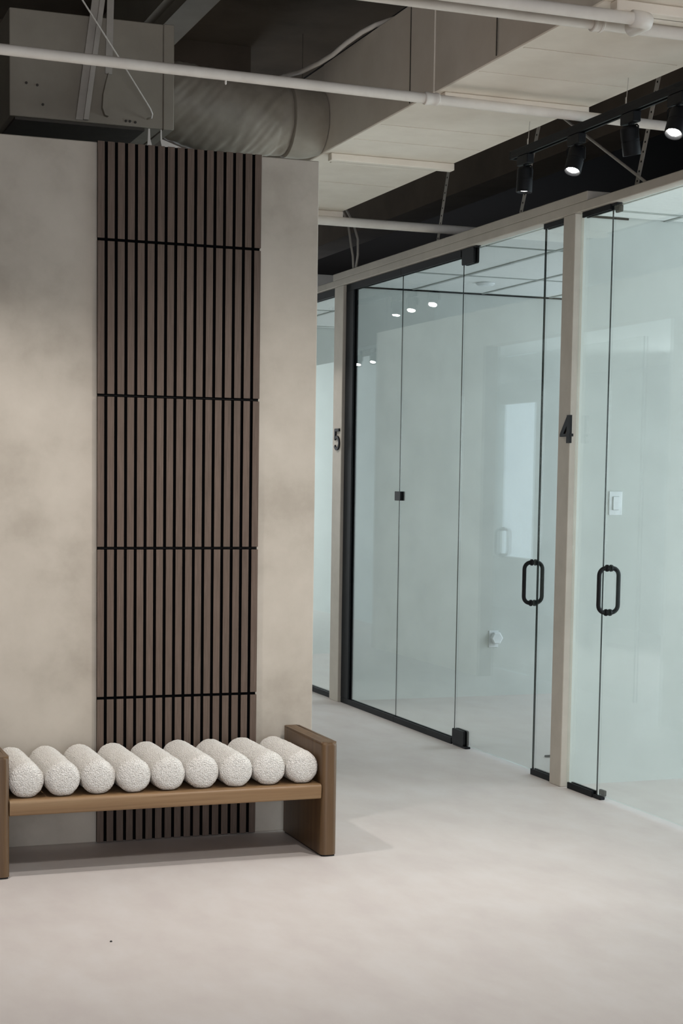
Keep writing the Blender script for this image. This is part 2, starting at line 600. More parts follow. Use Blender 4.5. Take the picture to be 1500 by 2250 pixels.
def handle(parent, y, zc, gx=GX):
    """back-to-back black D pulls clamped through the glass."""
    hh, rad, out, r = 0.105, 0.035, 0.052, 0.0105
    root = None
    for s in (-1, 1):
        pts = [(gx + s * 0.007, y, zc + hh)]
        for k in range(7):
            a = PI / 2 * k / 6
            pts.append((gx + s * (out - rad + rad * math.sin(a)), y, zc + hh - rad + rad * math.cos(a)))
        for k in range(7):
            a = PI / 2 * k / 6
            pts.append((gx + s * (out - rad + rad * math.cos(a)), y, zc - hh + rad - rad * math.sin(a)))
        pts.append((gx + s * 0.007, y, zc - hh))
        bm = bmesh.new()
        tube(bm, pts, r, 12)
        h = obj('pull_handle', bm, M['blackm'], parent, smooth='all')
        for zz in (zc + hh, zc - hh):
            b2 = bmesh.new()
            mt = Matrix.Translation((gx + s * 0.0065, y, zz)) @ Matrix.Rotation(s * PI / 2, 4, 'Y')
            lathe(b2, [(0.0165, 0), (0.0165, 0.008), (0.0145, 0.011), (0.0125, 0.011)], 16, mt)
            obj('washer', b2, M['blackm'], h, smooth=True)


def channel(parent, y0, y1, z0, z1, name='channel', x0=3.833, x1=3.867):
    bm = bmesh.new()
    if z0 < 1:
        bx(bm, x0, GX - 0.0065, y0, y1, z0, z1, 0.0015, 1)
        bx(bm, GX + 0.0065, x1, y0, y1, z0, z1, 0.0015, 1)
    else:
        bx(bm, x0, GX - 0.0065, y0, y1, z0, z1, 0.0015, 1)
        bx(bm, GX + 0.0065, x1, y0, y1, z0, z1, 0.0015, 1)
    return obj(name, bm, M['black'], parent)


GL = [M['glass'], M['edge']]
# fixed panes of the middle office (left of post 4)
w1 = struct('window_1', pane(9.344, 10.293, 0.006, 2.80, t=0.003), GL, 'far fixed clear glass pane beside post 5')
channel(w1, 9.344, 10.293, 0.0, 0.037)
channel(w1, 9.344, 10.293, 2.762, 2.806)
bm = box(3.8325, 3.8675, 10.15, 10.2945, 0.0375, 2.7615, 0.0015, 1)
bm.free()
bm = bmesh.new()
bx(bm, 3.8325, GX - 0.0065, 10.155, 10.2935, 0.0375, 2.7615, 0.0015, 1)
bx(bm, GX + 0.0065, 3.8675, 10.155, 10.2935, 0.0375, 2.7615, 0.0015, 1)
obj('mullion', bm, M['black'], w1)
w2 = struct('window_2', pane(8.452, 9.342, 0.006, 2.80, t=0.003), GL, 'fixed clear glass pane between the far pane and the door hinge')
channel(w2, 8.462, 9.342, 0.0, 0.037)
channel(w2, 8.462, 9.342, 2.762, 2.806)
cl = thing('glass_clip', (GX, 9.343, 1.386), 'small black square clip joining two glass panes', 'clip')
obj('plate', round_box(9.299, 9.387, 1.386, 1.443, 3.8345, 3.8435, 0.004), M['blackm'], cl)
obj('plate', round_box(9.299, 9.387, 1.386, 1.443, 3.8565, 3.8655, 0.004), M['blackm'], cl)
# door of the middle office
d2 = struct('door_2', pane(7.462, 8.449, 0.02, 2.796), GL, 'frameless clear glass door left of post 4, its black pull handle by the post')
for z0, z1, nm in ((2.715, 2.803, 'top_hinge_patch'), (0.012, 0.098, 'bottom_hinge_patch')):
    obj(nm, round_box(8.292, 8.447, z0, z1, 3.832, 3.8435, 0.012), M['blackm'], d2)
    obj(nm, round_box(8.292, 8.447, z0, z1, 3.8565, 3.868, 0.012), M['blackm'], d2)
obj('pivot', box(3.834, 3.866, 8.265, 8.44, 0.0, 0.0115, 0.002, 1), M['blackm'], d2)
obj('pivot', box(3.834, 3.866, 8.265, 8.50, 2.7975, 2.806, 0.002, 1), M['blackm'], d2)
handle(d2, 7.512, 0.992)
# narrow pane between that door and post 4
w3 = struct('window_3', pane(7.2115, 7.456, 0.006, 2.80), GL, 'narrow fixed glass strip between the middle door and post 4')
channel(w3, 7.2115, 7.46, 0.0, 0.031)
channel(w3, 7.2115, 7.46, 2.780, 2.806)
# narrow pane and door right of post 4
w4 = struct('window_4', pane(6.790, 7.093, 0.006, 2.80, t=0.004), GL, 'narrow fixed glass strip right of post 4')
channel(w4, 6.811, 7.06, 0.0, 0.031)
channel(w4, 6.79, 7.06, 2.780, 2.806)
d1 = struct('door_1', pane(5.80, 6.785, 0.02, 2.796), GL, 'nearest frameless clear glass door right of post 4, the light switch behind it')
obj('pivot', box(3.836, 3.864, 6.735, 6.81, 0.0, 0.016, 0.003, 1), M['blackm'], d1)
obj('pivot', box(3.8565, 3.872, 6.735, 6.785, 0.017, 0.045, 0.003, 1), M['blackm'], d1)
obj('pivot', box(3.836, 3.866, 6.735, 6.788, 2.7965, 2.806, 0.002, 1), M['blackm'], d1)
obj('pivot', box(3.8565, 3.872, 6.735, 6.785, 2.765, 2.796, 0.003, 1), M['blackm'], d1)
handle(d1, 6.735, 1.005)
w5 = struct('window_5', pane(4.03, 5.795, 0.006, 2.80), GL, 'large fixed glass pane nearest the viewer')
channel(w5, 4.03, 5.795, 0.0, 0.037)
channel(w5, 4.03, 5.795, 2.762, 2.806)
# pane left of post 5
w6 = struct('window_6', pane(10.4685, 13.3, 0.006, 2.80), GL, 'fixed glass pane left of post 5, half hidden by the partition')
channel(w6, 10.4685, 13.3, 0.0, 0.037)
channel(w6, 10.4685, 13.3, 2.755, 2.806)


# ------------------------------------------------------------------ door numbers (raised black metal, fixed to the posts)
def stroke_poly(pts, w):
    """offset a polyline (y,z) to a closed outline of width w, square ends."""
    L_, R_ = [], []
    n = len(pts)
    for i in range(n):
        a = Vector(pts[max(i - 1, 0)])
        b = Vector(pts[min(i + 1, n - 1)])
        t = (b - a).normalized()
        nn = Vector((-t.y, t.x)) * w / 2
        p = Vector(pts[i])
        L_.append((p.x + nn.x, p.y + nn.y))
        R_.append((p.x - nn.x, p.y - nn.y))
    return L_, R_


def number(name, strokes, w, y0, z0, sy, sz, label):
    """strokes in unit box (u to the viewer's right, v up); viewer's right is -Y."""
    bm = bmesh.new()
    xa, xb = PX0 - 0.0115, PX0 - 0.0005
    for si, pts in enumerate(strokes):
        P = [(u * sy, v * sz) for u, v in pts]
        L_, R_ = stroke_poly(P, w)
        for i in range(len(P) - 1):
            q = [L_[i], L_[i + 1], R_[i + 1], R_[i]]
            prism(bm, [(y0 - a, z0 + b) for a, b in q], 'X', xa + 0.0007 * si + 0.00004 * i, xb)
    o = obj(name, bm, M['blackm'], origin=(PX0, y0 - sy / 2, z0))
    return tag(o, label, 'number')


h4, wd4 = 0.136, 0.120
bm = bmesh.new()
Y4, Z4 = 7.172, 1.702
xa, xb = PX0 - 0.0125, PX0 - 0.0005
f4 = [[(0.58, 0.0), (0.86, 0.0), (0.86, 1.0), (0.58, 1.0)],
      [(0.0, 0.235), (1.0, 0.235), (1.0, 0.335), (0.0, 0.335)],
      [(0.0, 0.335), (0.29, 0.335), (0.60, 0.66), (0.60, 1.0)]]
for k, q in enumerate(f4):
    prism(bm, [(Y4 - u * wd4, Z4 + v * h4) for u, v in q], 'X', xa + 0.0006 * k, xb)
n4 = tag(obj('door_number', bm, M['blackm'], origin=(PX0, Y4 - wd4 / 2, Z4)), 'raised black number 4 fixed to the greige post between the glass doors', 'number')
arc = []
for k in range(15):
    a = math.radians(118 - k * (118 + 152) / 14)
    arc.append((0.42 + 0.44 * math.cos(a), 0.335 + 0.28 * math.sin(a)))
five = [[(0.10, 0.945), (0.90, 0.945)], [(0.145, 1.0), (0.10, 0.50)], [(0.02, 0.525)] + arc]
n5 = number('door_number', five, 0.0195, 10.414, 1.710, 0.100, 0.143, 'raised black number 5 fixed to the far greige post')

# ------------------------------------------------------------------ things inside the offices
sw = thing('light_switch', (4.099, 7.13, 1.35), 'white rocker light switch on the office wall behind the nearest glass door', 'switch')
obj('plate', box(4.063, 4.135, 7.1245, 7.1295, 1.352, 1.470, 0.002, 2), M['white'], sw)
obj('rocker_frame', box(4.081, 4.117, 7.1225, 7.1242, 1.377, 1.445, 0.0008, 1), M['tbar'], sw)
bm = bmesh.new()
prism(bm, [(7.1222, 1.379), (7.1165, 1.379), (7.1195, 1.411), (7.1180, 1.443), (7.1222, 1.443)], 'X', 4.083, 4.115)
obj('rocker', bm, M['white'], sw)
for zz in (1.362, 1.460):
    b2 = bmesh.new()
    lathe(b2, [(0.003, 0), (0.003, 0.001)], 10, Matrix.Translation((4.099, 7.1245, zz)) @ Matrix.Rotation(PI / 2, 4, 'X'))
    obj('screw', b2, M['tile'], sw)

ol = thing('wall_outlet', (5.00, 10.345, 0.34), 'white power outlet plate low on the middle office wall', 'outlet')
obj('plate', box(4.962, 5.036, 10.3395, 10.3445, 0.345, 0.465, 0.002, 2), M['white'], ol)
obj('socket', box(4.985, 5.02, 10.337, 10.3392, 0.372, 0.438, 0.001, 1), M['tile'], ol)
bm = bmesh.new()
lathe(bm, [(0.036, 0), (0.046, 0.004), (0.046, 0.026), (0.038, 0.032)], 6, Matrix.Translation((5.012, 10.3365, 0.412)) @ Matrix.Rotation(PI / 2, 4, 'X'))
tag(obj('plug_adapter', bm, M['white'], origin=(5.012, 10.3365, 0.36)), 'white hexagonal adapter plugged into the low wall outlet', 'adapter')

bm = bmesh.new()
lathe(bm, [(0.062, 0.0), (0.062, -0.006), (0.050, -0.016), (0.030, -0.019)], 28, Matrix.Translation((4.615, 9.79, CEIL_O - 0.0065)))
tag(obj('smoke_detector', bm, M['white'], origin=(4.615, 9.79, CEIL_O - 0.0065), smooth=True), 'small round white detector under the tiled ceiling of the middle office', 'detector')
tag(obj('doorstop', box(4.15, 4.27, 7.895, 7.912, 0.0, 0.012, 0.003, 1), M['blackm'], origin=(4.21, 7.90, 0)), 'thin black doorstop lying on the floor of the middle office behind post 4', 'doorstop')

# ------------------------------------------------------------------ slatted wall panel
sp = thing('slat_panel', (1.7, WY, 0), 'tall dark walnut slatted panel on the limewashed wall behind the bench', 'wall panel')
XL, XR = 1.3640, 2.0465
NS, PIT = 17, 0.04088
SW = (XR - XL) - 16 * PIT
cuts = [0.0, 0.6012, 1.2154, 1.8321, 2.4499, 2.834]
g = 0.0055
SF = 6.5165
for k in range(5):
    z0 = cuts[k] + (g if k else 0.003)
    z1 = cuts[k + 1] - (g if k < 4 else 0)
    obj('backing', box(XL + 0.002, XR - 0.002, WY - 0.0085, WY - 0.0005, z0 - (g - 0.0005 if k else 0), z1 + (g - 0.0005 if k < 4 else 0)), M['felt'], sp)
    first = None
    for s in range(NS):
        x0 = XL + s * PIT
        if first is None:
            bm = bmesh.new()
            bx(bm, x0, x0 + SW, SF, WY - 0.009, z0, z1, 0.0008, 1)
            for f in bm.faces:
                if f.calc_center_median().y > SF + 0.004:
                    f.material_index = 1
            first = obj('slat', bm, [M['slat'], M['felt']], sp, origin=(x0, WY, z0))
        else:
            child('slat', first.data, sp, (x0, WY, z0))

# ------------------------------------------------------------------ bench
BY0, BY1 = 6.013, 6.505
bench = thing('bench', (1.55, 6.26, 0), 'low oiled oak bench with slab ends against the limewashed wall', 'bench')


def slab_end(x0, x1):
    pts = []
    rad = 0.026
    poly = [(x0, BY0, 0.022), (x1, BY0, 0.022), (x1, BY1, 0.006), (x0, BY1, 0.006)]
    n = 6
    corners = [(x0 + 0.0235, BY0 + 0.0235, 0.0235, 180), (x1 - 0.0235, BY0 + 0.0235, 0.0235, 270), (x1 - 0.008, BY1 - 0.008, 0.008, 0), (x0 + 0.008, BY1 - 0.008, 0.008, 90)]
    for cx, cy, r, a0 in corners:
        for k in range(n + 1):
            a = math.radians(a0 + 90 * k / n)
            pts.append((cx + r * math.cos(a), cy + r * math.sin(a)))
    bm = bmesh.new()
    prism(bm, pts, 'Z', 0.007, 0.462)
    top = [e for e in bm.edges if all(v.co.z > 0.46 for v in e.verts)]
    bmesh.ops.bevel(bm, geom=top, offset=0.014, segments=4, profile=0.5, affect='EDGES')
    return bm


obj('end_panel', slab_end(0.866, 0.932), M['oak_up'], bench, smooth=True)
obj('end_panel', slab_end(2.1665, 2.2325), M['oak_up'], bench, smooth=True)
bm = bmesh.new()
prof = []
for cy, cz, r, a0 in ((6.019 + 0.012, 0.235 + 0.008, 0.008, 180), (6.49, 0.235 + 0.004, 0.004, 270), (6.49, 0.291, 0.004, 0), (6.019 + 0.014, 0.295 - 0.014, 0.014, 90)):
    for k in range(6):
        a = math.radians(a0 + 90 * k / 5)
        prof.append((cy + r * math.cos(a), cz + r * math.sin(a)))
prism(bm, prof, 'X', 0.9325, 2.166)
obj('seat', bm, M['oak'], bench, smooth=True)
for x0, x1 in ((0.872, 0.926), (2.1725, 2.2265)):
    obj('foot', box(x0, x1, BY0 + 0.012, BY1 - 0.01, 0.0, 0.0068), M['blackm'], bench)

# ------------------------------------------------------------------ nine boucle bolsters on the seat
ordinal = ['first', 'second', 'third', 'fourth', 'fifth', 'sixth', 'seventh', 'eighth', 'ninth']
BR = 0.0672


def bolster_mesh(seed):
    bm = bmesh.new()
    L0, L1 = 0.0, 0.445
    prof = [(0.0, 0.0)]
    rc, bulge = 0.034, 0.012
    for k in range(1, 8):
        r = (BR - rc) * k / 7
        prof.append((r, bulge * (r / BR) ** 2))
    for k in range(1, 10):
        a = PI / 2 * k / 9
        prof.append((BR - rc + rc * math.sin(a), bulge * 0.25 + rc - rc * math.cos(a)))
    half = prof[:]
    mid = []
    y = half[-1][1]
    N = 34
    for k in range(1, N):
        mid.append((BR, y + (L1 - 2 * y) * k / N))
    full = half + mid + [(r, L1 - h) for r, h in reversed(half)]
    seg = 72
    off = Vector((seed * 3.7, seed * 1.3, seed * 2.1))
    rings = []
    for r, h in full:
        ring = []
        if r < 1e-6:
            ring = [bm.verts.new((0, h, 0))]
        else:
            for k in range(seg):
                a = 2 * PI * k / seg
                p = Vector((r * math.cos(a), h, r * math.sin(a)))
                nrm = Vector((math.cos(a), 0, math.sin(a)))
                d = 0.0016 * noise.noise(p * 260 + off) + 0.0022 * noise.noise(p * 40 + off)
                q = p + nrm * d
                if q.z < -0.9 * BR:                      # flattened where it lies on the seat
                    q.z = -0.9 * BR + (q.z + 0.9 * BR) * 0.45
                ring.append(bm.verts.new(q))
        rings.append(ring)
    for A, B in zip(rings, rings[1:]):
        if len(A) == 1:
            for k in range(seg):
                bm.faces.new((A[0], B[k], B[(k + 1) % seg]))
        elif len(B) == 1:
            for k in range(seg):
                bm.faces.new((A[(k + 1) % seg], A[k], B[0]))
        else:
            for k in range(seg):
                bm.faces.new((A[k], A[(k + 1) % seg], B[(k + 1) % seg], B[k]))
    return bm


for i in range(9):
    cx = 0.9325 + 0.0690 + i * (2.166 - 0.9325 - 0.138) / 8
    if i == 0:
        extra = ', against the left end panel'
    elif i == 8:
        extra = ', against the right end panel'
    else:
        extra = ''
    bm = bolster_mesh(i)
    low = min(v.co.z for v in bm.verts)
    dy = (0.004, -0.002, 0.003, -0.003, 0.0, 0.002, -0.002, 0.003, 0.0)[i]
    bmesh.ops.translate(bm, verts=bm.verts, vec=(cx, 6.034 + dy, 0.2955 - low))
    o = obj('bolster', bm, M['boucle'], smooth='all', origin=(cx, 6.25, 0.2955))
    tag(o, '%s cream boucle bolster from the left on the oak bench%s' % (ordinal[i], extra), 'cushion', 'boucle bolsters lying side by side on the bench')

# ------------------------------------------------------------------ main rectangular duct with its joints
DX0, DX1, DZ0, DZ1 = 2.632, 3.30, 3.05, 3.462
duct = thing('air_duct', (2.97, 6.3, DZ0), 'long painted rectangular air duct crossing overhead towards the back', 'duct')
ysec = [3.2, 4.752, 6.105, 7.425, 8.98]
for k, (a, b) in enumerate(zip(ysec, ysec[1:])):
    w = 0.018 if k < 2 else 0.0
    bm = bmesh.new()
    bx(bm, DX0 + 0.004 * (k % 2), DX1 + w, a + 0.001, b - 0.001, DZ0, DZ1, 0.004, 1)
    obj('duct_section', bm, M['duct'], duct)
for k, y in enumerate(ysec[1:]):
    bm = bmesh.new()
    x1 = DX1 + (0.01 if k < 2 else -0.0)
    bx(bm, DX0 + 0.03, x1, y - 0.045, y + 0.004, DZ0 - 0.034, DZ0 - 0.0005, 0.003, 1)
    bx(bm, DX0 + 0.05, x1 - 0.08, y - 0.005, y + 0.035, DZ0 - 0.034, DZ0 - 0.028, 0.002, 1)
    obj('joint_flange', bm, M['duct'], duct)
for y in (5.35, 5.72, 6.72, 7.05, 8.1):
    obj('seam', box(DX0 + 0.02, DX1 - 0.02, y - 0.004, y + 0.004, DZ0 - 0.0022, DZ0 - 0.0005), M['duct'], duct)
for y in (5.53, 6.35):
    obj('side_seam', box(DX0 - 0.0025, DX0 - 0.0002, y - 0.003, y + 0.003, DZ0 + 0.01, DZ1 - 0.01), M['dark'], duct)

# air handling box behind the partition
ahu = thing('air_handler', (1.487, 7.8, 3.048), 'boxy painted air handling unit above the wall on the left', 'air handler')
obj('casing', box(1.125, 1.80, 7.2, 8.5, 3.048, 3.5, 0.003, 1), M['ahu'], ahu)
obj('end_frame', box(1.801, 1.849, 7.197, 8.5, 3.046, 3.502, 0.003, 1), M['ahu'], ahu)
obj('base_pan', box(1.15, 1.72, 7.215, 8.45, 3.036, 3.0475), M['dark'], ahu)
bm = bmesh.new()
prism(bm, [(1.549, 3.262), (1.549, 3.075), (1.533, 3.08), (1.522, 3.11), (1.526, 3.17), (1.540, 3.23)], 'Y', 7.168, 7.1965)
obj('loose_flap', bm, M['ahu'], ahu)
bm = bmesh.new()
prism(bm, [(1.790, 3.0455), (1.796, 3.0455), (1.797, 3.004), (1.905, 2.969), (1.80, 2.955), (1.790, 3.0)], 'Y', 7.205, 7.208)
prism(bm, [(1.735, 3.0455), (1.742, 3.0455), (1.744, 3.0), (1.756, 2.96), (1.73, 2.955)], 'Y', 7.205, 7.208)
obj('bent_sheet', bm, M['pipe'], ahu)
for px, pz in ((1.196, 3.19), (1.243, 3.185), (1.267, 3.105), (1.632, 3.068), (1.650, 3.068), (1.674, 3.066)):
    b2 = bmesh.new()
    lathe(b2, [(0.006, 0), (0.006, 0.003), (0.003, 0.004)], 8, Matrix.Translation((px, 7.1995, pz)) @ Matrix.Rotation(PI / 2, 4, 'X'))
    obj('rivet', b2, M['dark'], ahu)

# angle hanger, flat hanger and rod in front of the air handler, up to the soffit
bm = bmesh.new()


def slanted(bm, x0, z0, x1, z1, w0, w1, ya, yb):
    prism(bm, [(x0 - w0 / 2, z0), (x0 + w0 / 2, z0), (x1 + w1 / 2, z1), (x1 - w1 / 2, z1)], 'Y', ya, yb)


slanted(bm, 1.4235, 3.052, 1.575, 4.149, 0.034, 0.034, 7.180, 7.184)
slanted(bm, 1.4495, 3.052, 1.601, 4.149, 0.022, 0.022, 7.166, 7.184)
tag(obj('angle_hanger', bm, M['strap'], origin=(1.435, 7.17, 3.052)), 'slanting steel angle hanger in front of the air handling box', 'hanger')
bm = bmesh.new()
slanted(bm, 1.553, 3.26, 1.575, 4.149, 0.030, 0.030, 7.1885, 7.1945)
tag(obj('flat_hanger', bm, M['strap'], origin=(1.55, 7.19, 3.26)), 'flat upright hanger strap on the air handling box beside the slanting angle', 'hanger')
bm = bmesh.new()
tube(bm, [(0.93, 6.90, 4.15), (1.399, 7.0, 3.507), (1.561, 7.05, 3.307), (1.725, 7.13, 3.115), (1.737, 7.14, 3.095), (1.737, 7.155, 3.082), (1.728, 7.194, 3.084)], 0.0038, 8)
tag(obj('hanger_rod', bm, M['pipe'], origin=(1.737, 7.15, 3.082), smooth='all'), 'thin diagonal rod hooked to the front of the air handling box', 'rod')

# flexible sleeve between the air handler and the duct
fx = thing('flexible_duct', (2.2, 7.47, 3.0), 'wrinkled fat flexible duct joining the air handling box to the main duct', 'duct')
bm = bmesh.new()
NX, SEG = 120, 120
rings = []
for i in range(NX + 1):
    t = i / NX
    x = 1.852 + t * (2.475 - 1.852)
    cz = 3.262 - 0.060 * t - 0.02 * math.sin(PI * t)
    cy = 7.52 - 0.05 * t
    r = 0.165 + 0.022 * math.sin(PI * min(1, t * 1.15)) ** 0.6
    if t > 0.93:
        r -= 0.03 * ((t - 0.93) / 0.07) ** 2
    ring = []
    for k in range(SEG):
        a = 2 * PI * k / SEG
        ph = a * 3.0 + x * 6
        wr = 0.006 * noise.noise(Vector((x * 10 + 1.7 * math.cos(a), math.sin(a) * 2.0 + x * 7, 5.0)))
        wr += 0.005 * noise.noise(Vector((x * 34 - math.sin(a) * 5.0, math.cos(a) * 2.4, 1.0)))
        u_ = x * 26 + a * 2.2
        wr += 0.0045 * max(0.0, noise.noise(Vector((u_, (x * 3 - a * 0.9), 7.0)))) * (0.4 + 0.6 * max(0, -math.sin(a + 0.6)))
        sag = 0.02 * max(0, -math.sin(a)) * math.sin(PI * t)
        rr = r + wr + sag * 0.3
        ring.append(bm.verts.new((x, cy + rr * math.cos(a), cz + rr * math.sin(a))))
    rings.append(ring)
for A, B in zip(rings, rings[1:]):
    for k in range(SEG):
        bm.faces.new((A[k], A[(k + 1) % SEG], B[(k + 1) % SEG], B[k]))
bm.faces.new(rings[0])
bm.faces.new(list(reversed(rings[-1])))
obj('sleeve', bm, M['flex'], fx, smooth='all')
bm = bmesh.new()
mt = Matrix.Translation((2.455, 7.468, 3.198)) @ Matrix.Rotation(PI / 2, 4, 'Y')
lathe(bm, [(0.163, 0.0), (0.172, 0.006), (0.172, 0.075), (0.166, 0.12), (0.150, 0.172)], 40, mt)
obj('collar', bm, M['flex'], fx, smooth=True)

# ------------------------------------------------------------------ pipes
def pipe(name, x0, x1, y, z, r, label, couplings=(), cap_r=1.28, fall=0.0, xm=0.0):
    t = thing(name, ((x0 + x1) / 2, y, z), label, 'pipe')
    bm = bmesh.new()
    tube(bm, [(x0, y, z - fall * (x0 - xm)), (x1, y, z - fall * (x1 - xm))], r, 20)
    obj('tube', bm, M['pipe'], t, smooth=True)
    for c0, c1 in couplings:
        b2 = bmesh.new()
        mt = Matrix.Translation((c0, y, z - fall * (c0 - xm))) @ Matrix.Rotation(PI / 2, 4, 'Y')
        q = r * cap_r
        L = c1 - c0
        lathe(b2, [(q * 0.9, 0), (q, 0.003), (q, L * 0.25), (q * 0.93, L * 0.3), (q * 0.93, L * 0.7), (q, L * 0.75), (q, L - 0.003), (q * 0.9, L)], 24, mt)
        obj('coupling', b2, M['pipe'], t, smooth=True)
    return t


p1 = pipe('sprinkler_pipe', -3.9, 3.80, 5.95, 2.988, 0.0195, 'long pale sprinkler pipe crossing below the duct, in front of the air handling box', [(2.525, 2.585)], fall=0.0105, xm=2.45)
bm = bmesh.new()
lathe(bm, [(0.004, 0), (0.004, -0.012), (0.0015, -0.016)], 8, Matrix.Translation((1.725, 5.95, 2.977)))
obj('nub', bm, M['pipe'], p1)
pipe('sprinkler_pipe', 0.5, 3.79, 4.845, 3.008, 0.0215, 'pale pipe with a wide collar below the duct joint, the farther of the near pair', [(2.645, 2.685)], 1.35)
pn = pipe('sprinkler_pipe', 0.5, 2.745, 4.68, 2.985, 0.0195, 'pale pipe ending in a bend, the nearer of the pair at the top edge')
bm = bmesh.new()
tube(bm, [(2.700, 4.68, 2.985), (2.735, 4.68, 2.985), (2.755, 4.687, 2.985), (2.764, 4.705, 2.985), (2.764, 4.79, 2.988)], 0.0265, 18)
obj('elbow', bm, M['pipe'], pn, smooth='all')
pipe('sprinkler_pipe', 2.9, 4.3, 8.90, 2.985, 0.026, 'distant pale pipe running from the partition corner over the glass header')

# white corrugated conduit drooping beside the duct
bm = bmesh.new()
tube(bm, [(2.02, 7.8, 3.47), (2.12, 7.8, 3.466), (2.24, 7.8, 3.447), (2.36, 7.78, 3.425), (2.45, 7.72, 3.425), (2.50, 7.61, 3.437), (2.50, 7.372, 3.403), (2.51, 7.146, 3.392), (2.535, 7.03, 3.405), (2.56, 6.927, 3.433), (2.60, 6.835, 3.463), (2.64, 6.774, 3.482), (2.72, 6.66, 3.50), (2.80, 6.5, 3.55), (2.84, 6.3, 3.7), (2.85, 6.2, 4.149)], 0.011, 10)
tag(obj('flexible_conduit', bm, M['pipe'], origin=(2.55, 6.9, 3.39), smooth='all'), 'thin white flexible conduit curving up beside the main duct', 'conduit')
# joist and beams in the dark soffit
bm = bmesh.new()
bx(bm, 2.02, 2.11, 6.8, 9.6, 3.86, 4.149)
bx(bm, 2.07, 2.22, 6.8, 9.6, 3.80, 3.86)
struct('beam_1', bm, M['ahu'], 'dusty roof joist behind the air handling box')
struct('beam_2', box(4.3, 4.55, 3.95, 14.0, 3.33, 4.149), M['slab'], 'dark roof beam over the glass offices')
struct('beam_3', box(-0.99, 3.0, 9.8, 10.05, 3.55, 4.149), M['slab'], 'dark cross beam behind the flexible duct')

# perforated hanger straps above the header
def hanger(y0, z0, y1, z1, label, x=4.0, holes=True):
    t = thing('hanger_strap', (x, y0, z0), label, 'hanger')
    d = Vector((0, y1 - y0, z1 - z0))
    L = d.length
    d.normalize()
    e = Vector((0, d.z, -d.y))
    bm = bmesh.new()
    w = 0.017
    c = [Vector((x, y0, z0)), Vector((x, y1, z1))]
    vs = []
    prism(bm, [((c[0] + e * s).y, (c[0] + e * s).z) for s in (-w, w)] + [((c[1] + e * s).y, (c[1] + e * s).z) for s in (w, -w)], 'X', x, x + 0.003)
    obj('strap', bm, M['strap'], t)
    if holes:
        k = 0.03
        bm = bmesh.new()
        while k < min(L, 0.75):
            p = Vector((x - 0.0006, y0, z0)) + d * k
            mt = Matrix.Translation(p) @ Matrix.Rotation(PI / 2, 4, 'Y')
            lathe(bm, [(0.0055, 0), (0.0055, 0.0004)], 8, mt)
            k += 0.045
        h = obj('hole', bm, M['felt'], t)
        h['kind'] = 'stuff'
    return t


hanger(6.865, 2.86, 6.39, 4.149, 'perforated steel hanger strap nearest, behind the second and third spotlight')
hanger(8.055, 2.897, 7.50, 4.149, 'perforated steel hanger strap behind the first spotlight of the track', x=3.985)
hanger(9.16, 2.897, 8.72, 4.149, 'faint perforated hanger strap over the far end of the raised header', x=3.985)
hanger(11.85, 2.86, 11.35, 4.149, 'dim hanger strap close to the partition corner, above the header', x=3.885, holes=False)
for (a, b, lab) in (((3.95, 8.957, 4.149), (3.95, 6.60, 2.853), 'thin diagonal brace rod above the header, dropping towards the viewer'), ((4.06, 9.9, 4.149), (4.06, 4.6, 2.99), 'thin shallow brace wire crossing behind the track lights')):
    bm = bmesh.new()
    tube(bm, [a, b], 0.007, 8)
    tag(obj('brace_rod', bm, M['strap'], origin=b, smooth=True), lab, 'rod')
for dx, lab in ((0.0, 'pale cable looping down to the header near the partition corner, its left one'), (0.045, 'pale cable looping down to the header near the partition corner, its right one')):
    bm = bmesh.new()
    tube(bm, [(3.70, 10.6 + dx, 4.149), (3.76, 10.45 + dx, 3.6), (3.80, 10.31 + dx, 3.35), (3.825, 10.17 + 2 * dx, 3.2), (3.835, 10.10 + 3 * dx, 3.08), (3.84, 10.11 + 2 * dx, 2.98), (3.84, 10.14 + dx, 2.8965)], 0.008, 8)
    tag(obj('hanging_cable', bm, M['strap'], origin=(3.84, 10.14 + dx, 2.8965), smooth='all'), lab, 'cable', None)

# ------------------------------------------------------------------ track and spotlights
TX = 3.2
tr = thing('lighting_track', (TX, 5.3, 2.905), 'black lighting track hung by wires below the main duct', 'track')
bm = bmesh.new()
bx(bm, TX - 0.0175, TX + 0.0175, 4.10, 6.525, 2.925, 2.943, 0.001, 1)
bx(bm, TX - 0.0175, TX - 0.0075, 4.10, 6.525, 2.909, 2.9255)
bx(bm, TX + 0.0075, TX + 0.0175, 4.10, 6.525, 2.909, 2.9255)
obj('rail', bm, M['black'], tr)
obj('end_cap', box(TX - 0.018, TX + 0.018, 6.5255, 6.534, 2.908, 2.944, 0.002, 1), M['blackm'], tr)
for y in (6.40, 5.576, 4.6):
    bm = bmesh.new()
    tube(bm, [(TX + 0.002, y, 2.9435), (TX + 0.004, y, 2.97), (TX + 0.012, y + 0.004, 3.049)], 0.0012, 6)
    w_ = obj('wire', bm, M['strap'], tr)
    bm = bmesh.new()
    lathe(bm, [(0.003, 0), (0.003, 0.028), (0.0015, 0.032)], 8, Matrix.Translation((TX + 0.002, y, 2.9435)))
    obj('wire_gripper', bm, M['strap'], w_)


